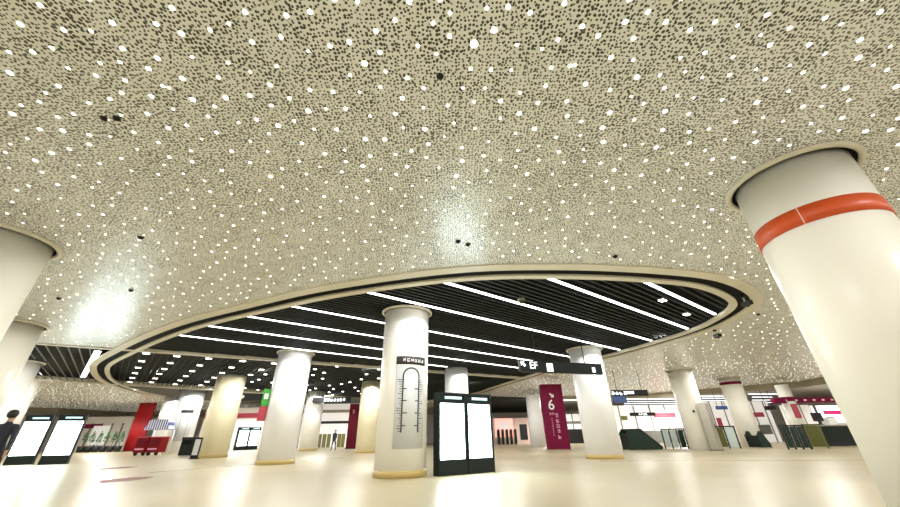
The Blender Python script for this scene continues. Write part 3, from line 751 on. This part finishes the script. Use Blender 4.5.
o = thing('printer', 'pale box-shaped machine on the dark service counter', 'machine', (q.x, q.y, zt+.03), math.atan2(u.y, u.x))
MB().box((0, 0, .25), (.8, .55, .5), bev=.05).build('body', M['white'], o); MB().box((0, -.2, .52), (.55, .12, .06)).build('tray', M['slat_grey'], o)

# shop fronts and lit fascia
def front(name, lab, x0, x1, ytop, ybot, Y, m, dp=.3, cat='shop front', z0=None):
    A, B = at(x0, ybot, Y=Y), at(x1, ybot, Y=Y); z0 = A.z if z0 is None else z0; z1 = at((x0+x1)/2, ytop, Y=Y).z
    o = thing(name, lab, cat, ((A.x+B.x)/2, Y, z0)); MB().box((0, 0, (z1-z0)/2), (B.x-A.x, dp, z1-z0)).build('panel', M[m], o); return o, B.x-A.x, z1-z0
o, w, h = front('fascia_sign', 'maroon fascia sign with small white marks over the service counter', 774, 856, 397.5, 403.5, 33, 'maroon', .4, 'sign')
for i in range(7): MB().box((w*(-.35+i*.11), -.22, h*.5), (.22, .03, h*.3)).build('mark', M['letter'], o)
o, w, h = front('partition', 'white lit partition panel behind the glass gate enclosure', 797, 826, 405, 447, 36.5, 'shoplit', .2, 'partition', 0)
for i in range(1, 3): MB().box((w*(i/3-.5), -.12, h/2), (.08, .05, h)).build('mullion', M['slat_grey'], o)
MB().box((-w*.15, -.12, h*.62), (w*.3, .04, .5)).build('notice', M['mapgrey'], o)
o, w, h = front('shop_front', 'lit shop front seen behind the service counter', 828, 872, 405, 447, 38, 'shoplit', .2, z0=0)
MB().box((-w*.42, -.13, h/2), (.2, .06, h)).build('mullion', M['dark'], o); MB().box((0, -.13, h*.8), (w*.5, .06, .35)).build('shop_sign', M['maroon'], o); MB().box((w*.1, -.13, h*.45), (w*.7, .06, .5)).build('shelf', M['slat_grey'], o)
o, w, h = front('shop_front', 'lit white shop front between the banded column and the pale column', 750, 784, 401, 446.5, 42, 'shoplit', .2, z0=0)
MB().box((0, -.13, h*.66), (w*.5, .06, .45)).build('shop_sign', M['redp'], o); MB().box((0, -.13, h*.3), (w*.6, .06, .9)).build('shelf', M['slat_grey'], o)
for i in range(3): MB().box((w*(-.35+i*.35), -.13, h/2), (.1, .05, h)).build('mullion', M['slat_grey'], o)
o, w, h = front('shop_front', 'lit white shop front between the two cream columns', 700, 745, 401, 446, 43, 'shoplit', .2, z0=0)
for i in range(3): MB().box((w*(-.3+i*.3), -.13, h/2), (.1, .05, h)).build('mullion', M['slat_grey'], o)
MB().box((w*.1, -.13, h*.45), (.5, .06, 1.1)).build('notice', M['redp'], o)
o, w, h = front('shop_front', 'lit white shop front behind the green escalator', 618, 698, 405, 445.5, 46, 'shoplit', .2, z0=0)
for i in range(5): MB().box((w*(-.4+i*.2), -.13, h/2), (.1, .05, h)).build('mullion', M['slat_grey'], o)
MB().box((w*.18, -.13, h*.72), (w*.28, .08, .5)).build('shop_sign', M['redp'], o); MB().box((-w*.35, -.13, h*.66), (w*.08, .06, .45)).build('notice', M['board'], o); MB().box((0, -.13, h*.3), (w*.9, .06, .12)).build('shelf', M['slat_grey'], o)
MB().box((w*.1, -.13, .6), (w*.5, .1, 1.2)).build('display_unit', M['slat_grey'], o)
o, w, h = front('advert_wall', 'glowing pink poster wall between light boxes and far column', 494, 531, 418, 443.5, 52, 'pinkwall', .2, 'poster', 0)
MB().box((-w*.2, -.14, h*.62), (w*.5, .06, h*.72)).build('poster', M['poster'], o); MB().box((w*.33, -.14, h*.45), (w*.2, .06, h*.6)).build('poster', M['dark'], o)
MB().box((-w*.2, -.18, h*.7), (w*.16, .03, h*.3)).build('poster_highlight', M['shoplit'], o)
o, w, h = front('shop_front', 'lit white shop front behind the maroon sign pillar', 546, 596, 414, 444, 50, 'shoplit', .2, z0=0)
for i in range(4): MB().box((w*(-.4+i*.25), -.13, h/2), (.12, .05, h)).build('mullion', M['slat_grey'], o)
MB().box((.1, -.13, .8), (w*.9, .1, 1.6)).build('dark_base', M['dark'], o); MB().box((0, -.13, h*.7), (w*.9, .06, .3)).build('shop_sign', M['slat_grey'], o)
o, w, h = front('shop_front', 'bright white shop front behind the walking person', 298, 356, 404, 447, 50, 'shoplit', .2, z0=0)
MB().box((0, -.13, h*.56), (w*.9, .06, .3)).build('shop_sign', M['dark'], o); MB().box((0, -.13, h*.82), (w, .1, .35)).build('header', M['soffit'], o)
for i in (.36, .44, .52, .70, .77): MB().box((w*(i-.5), -.14, .75), (w*.06, .1, 1.5)).build('door_board', M['board'], o)
o, w, h = front('shop_front', 'white shop front with maroon sign at the far left behind light boxes', 66, 122, 417, 450, 50, 'pale', .2, z0=0)
MB().box((-w*.22, -.14, h*.72), (w*.42, .08, .5)).build('shop_sign', M['maroon'], o)
for i in range(5): MB().box((w*(-.4+i*.19), -.13, h*.4), (.2, .05, h*.8)).build('mullion', M['slat_grey'], o)
MB().box((0, -.16, h*.45), (w*.3, .06, h*.55)).build('lit_window', M['shoplit'], o)
o, w, h = front('shop_front', 'bright shop front left of the distant light boxes behind the tan column', 196, 262, 408, 448, 48, 'pale', .2, z0=0)
MB().box((0, -.14, h*.80), (w, .08, .55)).build('shop_sign', M['redp'], o); MB().box((0, -.15, h*.4), (w*.8, .06, h*.6)).build('lit_window', M['shoplit'], o)
# far-left planters in front of that shop
for i in range(6):
    p = at(80+i*7.4, 450.5, z=0); Yq = 44; k = Yq/p.y; p = p*k; p.z = 0
    o = thing('potted_shrub', 'dark green potted shrub in the row at the far left, %s from the left' % names_ord[i], 'plant', tuple(p), 0, 'potted shrubs at the far left')
    MB().lathe([(.28, 0), (.36, .6), (.33, .6), (.3, .5)], 16).build('pot', M['dark'], o)
    lf = MB()
    for j in range(90):
        a, e, rr = random.uniform(0, 2*pi), random.uniform(-.3, 1.5), random.uniform(.3, .62)
        c = Vector((rr*math.cos(a)*math.cos(e)*.8, rr*math.sin(a)*math.cos(e)*.8, 1.25+rr*math.sin(e)*1.5))
        n = Vector((random.gauss(0, 1), random.gauss(0, 1), random.gauss(0, 1))).normalized(); t_ = n.orthogonal().normalized()*.16; b2_ = n.cross(t_).normalized()*.07
        lf.add([c-t_, c+b2_+n*.02, c+t_, c-b2_+n*.02], [(0, 1, 2, 3)])
    lf.build('foliage', M['plant'], o).scale = (.54, .54, .95); MB().lathe([(.03, .5), (.02, 1.4)], 8).build('stem', M['board'], o)
# bollard-like gates before the pink wall
for i in range(5):
    p = at(499+i*4.2, 443.4, z=0); p = Vector((p.x, p.y, 0))*(50/p.y)
    o = thing('ticket_gate', 'dark green ticket gate before the pink poster wall, %s from the left' % names_ord[i], 'gate', tuple(p), 0, 'ticket gates by the pink wall')
    MB().box((0, 0, .8), (.32, 1.0, 1.6), bev=.06).build('cabinet', M['glassgreen'], o); MB().box((0, -.35, 1.66), (.28, .25, .12), bev=.02).build('reader', M['dark'], o)

# ------------------------------------------------------------ red panels and carts on the left
Yb = 45
o, w, h = front('banner_stand', 'tall red panel standing left of the striped awning', 123, 140, 403, 451, Yb, 'red', .15, 'panel', 0)
MB().box((0, 0, .04), (w+.2, .6, .1)).build('foot', M['dark'], o)
o, w, h = front('banner_stand', 'tall dark maroon panel right of the walking person', 346, 356, 404, 446.5, 42, 'maroon_dark', .35, 'panel', 0)
MB().box((0, 0, .03), (w+.1, .5, .06)).build('foot', M['dark'], o)
strokes(1, w*.35, M['pinkletter'], o, (-w*.05, -.18, h*.82))
sm_ = mat('striped_canvas', (.7, .7, .75), .7); nt = sm_.node_tree; wv = nt.nodes.new('ShaderNodeTexWave'); wv.inputs['Scale'].default_value = 1.6
tcs = nt.nodes.new('ShaderNodeTexCoord'); cr = nt.nodes.new('ShaderNodeValToRGB'); cr.color_ramp.interpolation = 'CONSTANT'
cr.color_ramp.elements[0].color = (.75, .75, .8, 1); cr.color_ramp.elements[1].color = (.07, .10, .32, 1); cr.color_ramp.elements[1].position = .5
nt.links.new(tcs.outputs['Object'], wv.inputs['Vector']); nt.links.new(wv.outputs[0], cr.inputs[0]); nt.links.new(cr.outputs[0], nt.nodes['Principled BSDF'].inputs['Base Color'])
Yk = 38
k0, k1 = at(129.5, 456, z=0), at(157, 455.5, z=0); Yk = k0.y
z_aw0, z_aw1 = elev(146, 430, math.hypot(k0.x, k0.y)), elev(152, 419.5, math.hypot(k0.x, k0.y))
hb = elev(142, 437, math.hypot(k0.x, k0.y)); cx = (k0.x+k1.x)/2; w = (k1.x-k0.x)
o = thing('awning_stall', 'blue and white striped awning on posts above the red vending carts', 'awning', (cx, Yk+1.1, 0))
MB().extr([(-w/2, 0), (w/2, 0), (w/2-.3, z_aw1-z_aw0), (-w/2+.3, z_aw1-z_aw0)], -.6, .1).build('canopy', sm_, o, (0, 0, z_aw0))
for s in (-1, 1): MB().lathe([(.05, 0), (.05, z_aw0)], 10, (s*(w/2-.2), .4)).build('post', M['white'], o)
for i in range(2):
    X = cx+(-.25+.5*i)*w
    o = thing('vending_cart', ('left', 'right')[i]+' one of two red vending carts under the striped awning', 'cart', (X, Yk+.55, 0), 0, 'red vending carts')
    MB().box((0, 0, hb*.56), (w*.46, .9, hb*.82), bev=.06).build('body', M['red'], o)
    MB().box((0, -.47, hb*.7), (w*.30, .04, hb*.3), bev=.01).build('front_panel', M['maroon_dark'], o)
    MB().box((0, -.49, hb*.35), (w*.34, .03, hb*.08)).build('stripe', M['pinkletter'], o); MB().box((0, -.02, hb*.98), (w*.47, 1, .08), bev=.02).build('lid', M['redp'], o)
    for sx in (-1, 1):
        wh = MB().lathe([(.03, -.04), (.19, -.04), (.19, .04), (.03, .04)], 18).build('wheel', M['dark'], o, (sx*w*.15, -.3, .19)); wh.rotation_euler = (0, pi/2, 0)
# black bin and stand beside the tan column
p = at(187, 456, z=0)
o = thing('litter_bin', 'black litter bin standing left of the tan column', 'bin', tuple(p), 0); k = .8
MB().box((0, 0, .75*k), (.95, .8, 1.4*k), bev=.04).build('body', M['blackmetal'], o); MB().box((0, 0, 1.5*k), (1, .85, .14), bev=.03).build('lid', M['dark'], o); MB().box((0, -.41, 1.15*k), (.6, .04, .28)).build('opening', M['black'], o)
p = at(193.5, 459, z=0)
o = thing('notice_stand', 'small framed pale notice stand in front of the black litter bin', 'stand', tuple(p), 0)
MB().box((0, 0, .8), (.62, .1, 1.5), bev=.02).build('frame', M['blackmetal'], o); MB().box((0, -.06, .85), (.48, .02, 1.15)).build('sheet', M['mapgrey'], o); MB().box((0, 0, .03), (.7, .45, .06)).build('foot', M['dark'], o); o.scale = (.75, .75, .78)

pq = [at(x, y, ZC-.56).to_2d() for x, y in ((478, 396), (552, 399), (552, 411), (470, 412))]
mb = MB()
for k in range(15):
    t0 = k/14; a = pq[0].lerp(pq[3], t0); b_ = pq[1].lerp(pq[2], t0); u = (b_-a).normalized(); n_ = Vector((-u.y, u.x))*.2
    mb.prism([tuple(a-n_), tuple(b_-n_), tuple(b_+n_), tuple(a+n_)], ZC-.72, ZC-.54)
struct('ceiling_slats_lower', mb, M['slat'])
# linear tubes on the lower ceiling far right and centre
seen = {}
for (xa, xb, yy, Y) in [(622, 700, 399, 36), (622, 692, 401.5, 40), (624, 692, 403.5, 44), (624, 694, 405.3, 48), (626, 694, 407, 52), (700, 742, 396, 37), (702, 740, 398.2, 41), (702, 742, 400.4, 41), (704, 744, 402.4, 41), (748, 785, 394, 36), (752, 772, 397, 40), (752, 774, 400, 40), (754, 776, 402.5, 40), (556, 595, 400, 48)]:
    A, B = at(xa, yy, z=ZC-.56), at(xb, yy, z=ZC-.56); reg = 'behind the green escalator' if xb < 701 and xa < 699 else 'between the two cream columns' if xb < 746 and xa > 699 else 'left of the pale column with red poster' if xa > 747 else 'right of the maroon sign pillar'; n = seen[reg] = seen.get(reg, 0)+1
    d = B-A
    o = thing('tube_light', 'cool white tube lamp %s, %s from the front' % (reg, names_ord[n-1]), 'ceiling light', tuple((A+B)/2), math.atan2(d.y, d.x), 'tube lamps of the lower ceiling')
    MB().box((0, 0, .03), (d.length, .14, .05)).build('housing', M['white'], o); MB().box((0, 0, -.01), (d.length-.1, .09, .03)).build('tube', M['led'], o)

# ------------------------------------------------------------ floor marks
def fl(x, y): return at(x, y, z=0).to_2d()
def inlay(name, p, q, w):
    u = (q-p).normalized(); n_ = Vector((-u.y, u.x))*w/2
    struct(name, MB().prism([tuple(p-n_), tuple(q-n_), tuple(q+n_), tuple(p+n_)], 0, .003), M['inlay'])
inlay('trim_9', fl(150, 472.5), fl(345, 457.2), .22); inlay('trim_10', fl(600, 461), fl(868, 460), .16)
for (px, py, w_, lab) in [(126, 479.5, .9, 'reddish brown patch on the floor, nearer of two'), (118, 468, .9, 'reddish brown patch on the floor, farther of two')]:
    p = at(px, py, z=0); mb = MB(); n_ = 24
    mb.prism([(w_*(.9+.15*math.sin(3*i))*math.cos(2*pi*i/n_)*.5, w_*(.9+.15*math.sin(5*i))*math.sin(2*pi*i/n_)*.5) for i in range(n_)], .0005, .004)
    o = mb.build('floor_patch', M['floor_brown'], None, (p.x, p.y, 0)); o.scale = (1.3, 2, 1); tag(o, lab, 'floor mat')  # flat reddish brown patches laid on the floor

# ------------------------------------------------------------ people
def person(loc, rz, h, lab, top, legs, stride=.22):
    o = thing('person', lab, 'person', loc, rz); k = h/1.75
    V = []; Rd = []; E = []
    def v(p, r, par=None):
        V.append(Vector(p)*k); Rd.append(r*k); i = len(V)-1
        if par is not None: E.append((par, i))
        return i
    pel = v((0, 0, .95), .13); wa = v((0, .0, 1.12), .12, pel); ch = v((0, .01, 1.32), .15, wa); nk0 = v((0, 0, 1.47), .075, ch); nk = v((0, .01, 1.53), .05, nk0); hd0 = v((0, .02, 1.60), .07, nk); hd1 = v((0, .02, 1.69), .085, hd0); v((0, .015, 1.745), .06, hd1)
    for s in (-1, 1):
        f = s*stride
        hp = v((s*.09, 0, .90), .095, pel); kn = v((s*.10, f*.55+.03, .50), .06, hp); an = v((s*.10, f, .10 if s > 0 else .12), .04, kn); v((s*.105, f+.16, .045), .035, an)
        sh = v((s*.17, 0, 1.43), .06, ch); el = v((s*.235, -f*.5-.02, 1.16), .042, sh); wr = v((s*.24, -f*.9+.06, .93), .028, el); pm = v((s*.24, -f*.95+.09, .87), .03, wr)
        for q in range(4): a1 = v((s*.235, -f*.95+.07+.019*q, .83), .010, pm); v((s*.225, -f*.95+.075+.019*q, .775+.008*abs(q-1.6)), .008, a1)
        t1 = v((s*.22, -f*.95+.13, .86), .011, wr); v((s*.215, -f*.95+.145, .81), .009, t1)
    me = bpy.data.meshes.new('body'); me.from_pydata(V, E, []); ob = bpy.data.objects.new('body', me); COL.objects.link(ob)
    sk = ob.modifiers.new('s', 'SKIN'); su = ob.modifiers.new('u', 'SUBSURF'); su.levels = 2; su.render_levels = 2
    for i, r in enumerate(Rd): me.skin_vertices[0].data[i].radius = (r, r*.8 if r > .1 else r)
    me.skin_vertices[0].data[0].use_root = True
    dg = bpy.context.evaluated_depsgraph_get(); dg.update()
    m2 = bpy.data.meshes.new_from_object(ob.evaluated_get(dg)); bpy.data.objects.remove(ob)
    b_ = bpy.data.objects.new('body', m2); COL.objects.link(b_); b_.parent = o
    m2.materials.clear()
    for q in (M['skin'], top, legs, M['shoe']): m2.materials.append(q)
    for p in m2.polygons:
        c = p.center/k; p.use_smooth = True
        hand = abs(c.x) > .18 and c.z < .93
        p.material_index = 0 if c.z > 1.52 or hand else 1 if c.z > .93 or abs(c.x) > .185 else 2 if c.z > .1 else 3
    hr = MB().lathe([(.02*k, -.085*k), (.075*k, -.07*k), (.094*k, -.02*k), (.095*k, .03*k), (.075*k, .075*k), (.03*k, .098*k)], 18).build('hair', M['hair'], o, (0, -.022*k, 1.675*k))
    fc = MB()
    fc.box((0, .105*k, 1.64*k), (.025*k, .03*k, .045*k), bev=.006*k); fc.build('nose', M['skin'], o)
    ey = MB()
    for s in (-1, 1): ey.dome((s*.032*k, .09*k, 1.665*k), .011*k, .01*k, 8, 3)
    ey.build('eyes', M['hair'], o)
    return o
p = at(333, 451, z=0)
person(tuple(p), pi-.15, 1.72, 'person in dark clothes walking on the open floor by the dark maroon panel', M['cloth'], M['cloth2'])
q = pol(-49.35, 14)
person((q[0], q[1], 0), .5, 1.78, 'person in dark jacket with black hair, cut off by the left edge', M['cloth'], M['cloth2'])

# ------------------------------------------------------------ spots that wash the columns
def wash(key, deg, dist, power, color=(1, .99, .96), ang=146):
    x, y, R = CP[key]; a = math.atan2(-y, -x)+math.radians(deg)
    lamp('SPOT', (x+math.cos(a)*(R+dist), y+math.sin(a)*(R+dist), ZC-.02), power, color, spot_size=math.radians(ang), spot_blend=.05, shadow_soft_size=.03)
wash('map', 30, 1.0, 120); wash('right', 35, 1.1, 190); wash('left', 15, 1.0, 190); wash('lmap', 10, 1.2, 300); wash('kiosk', 10, 1.2, 300); wash('behindbox', 30, 1.1, 200); wash('tan2', 10, 1.2, 260); wash('cream2', 10, 1.2, 260); wash('tan', 20, 1.3, 60, (1, .93, .75))  # tan, tan2 and cream2 spots are added only to brighten those shafts
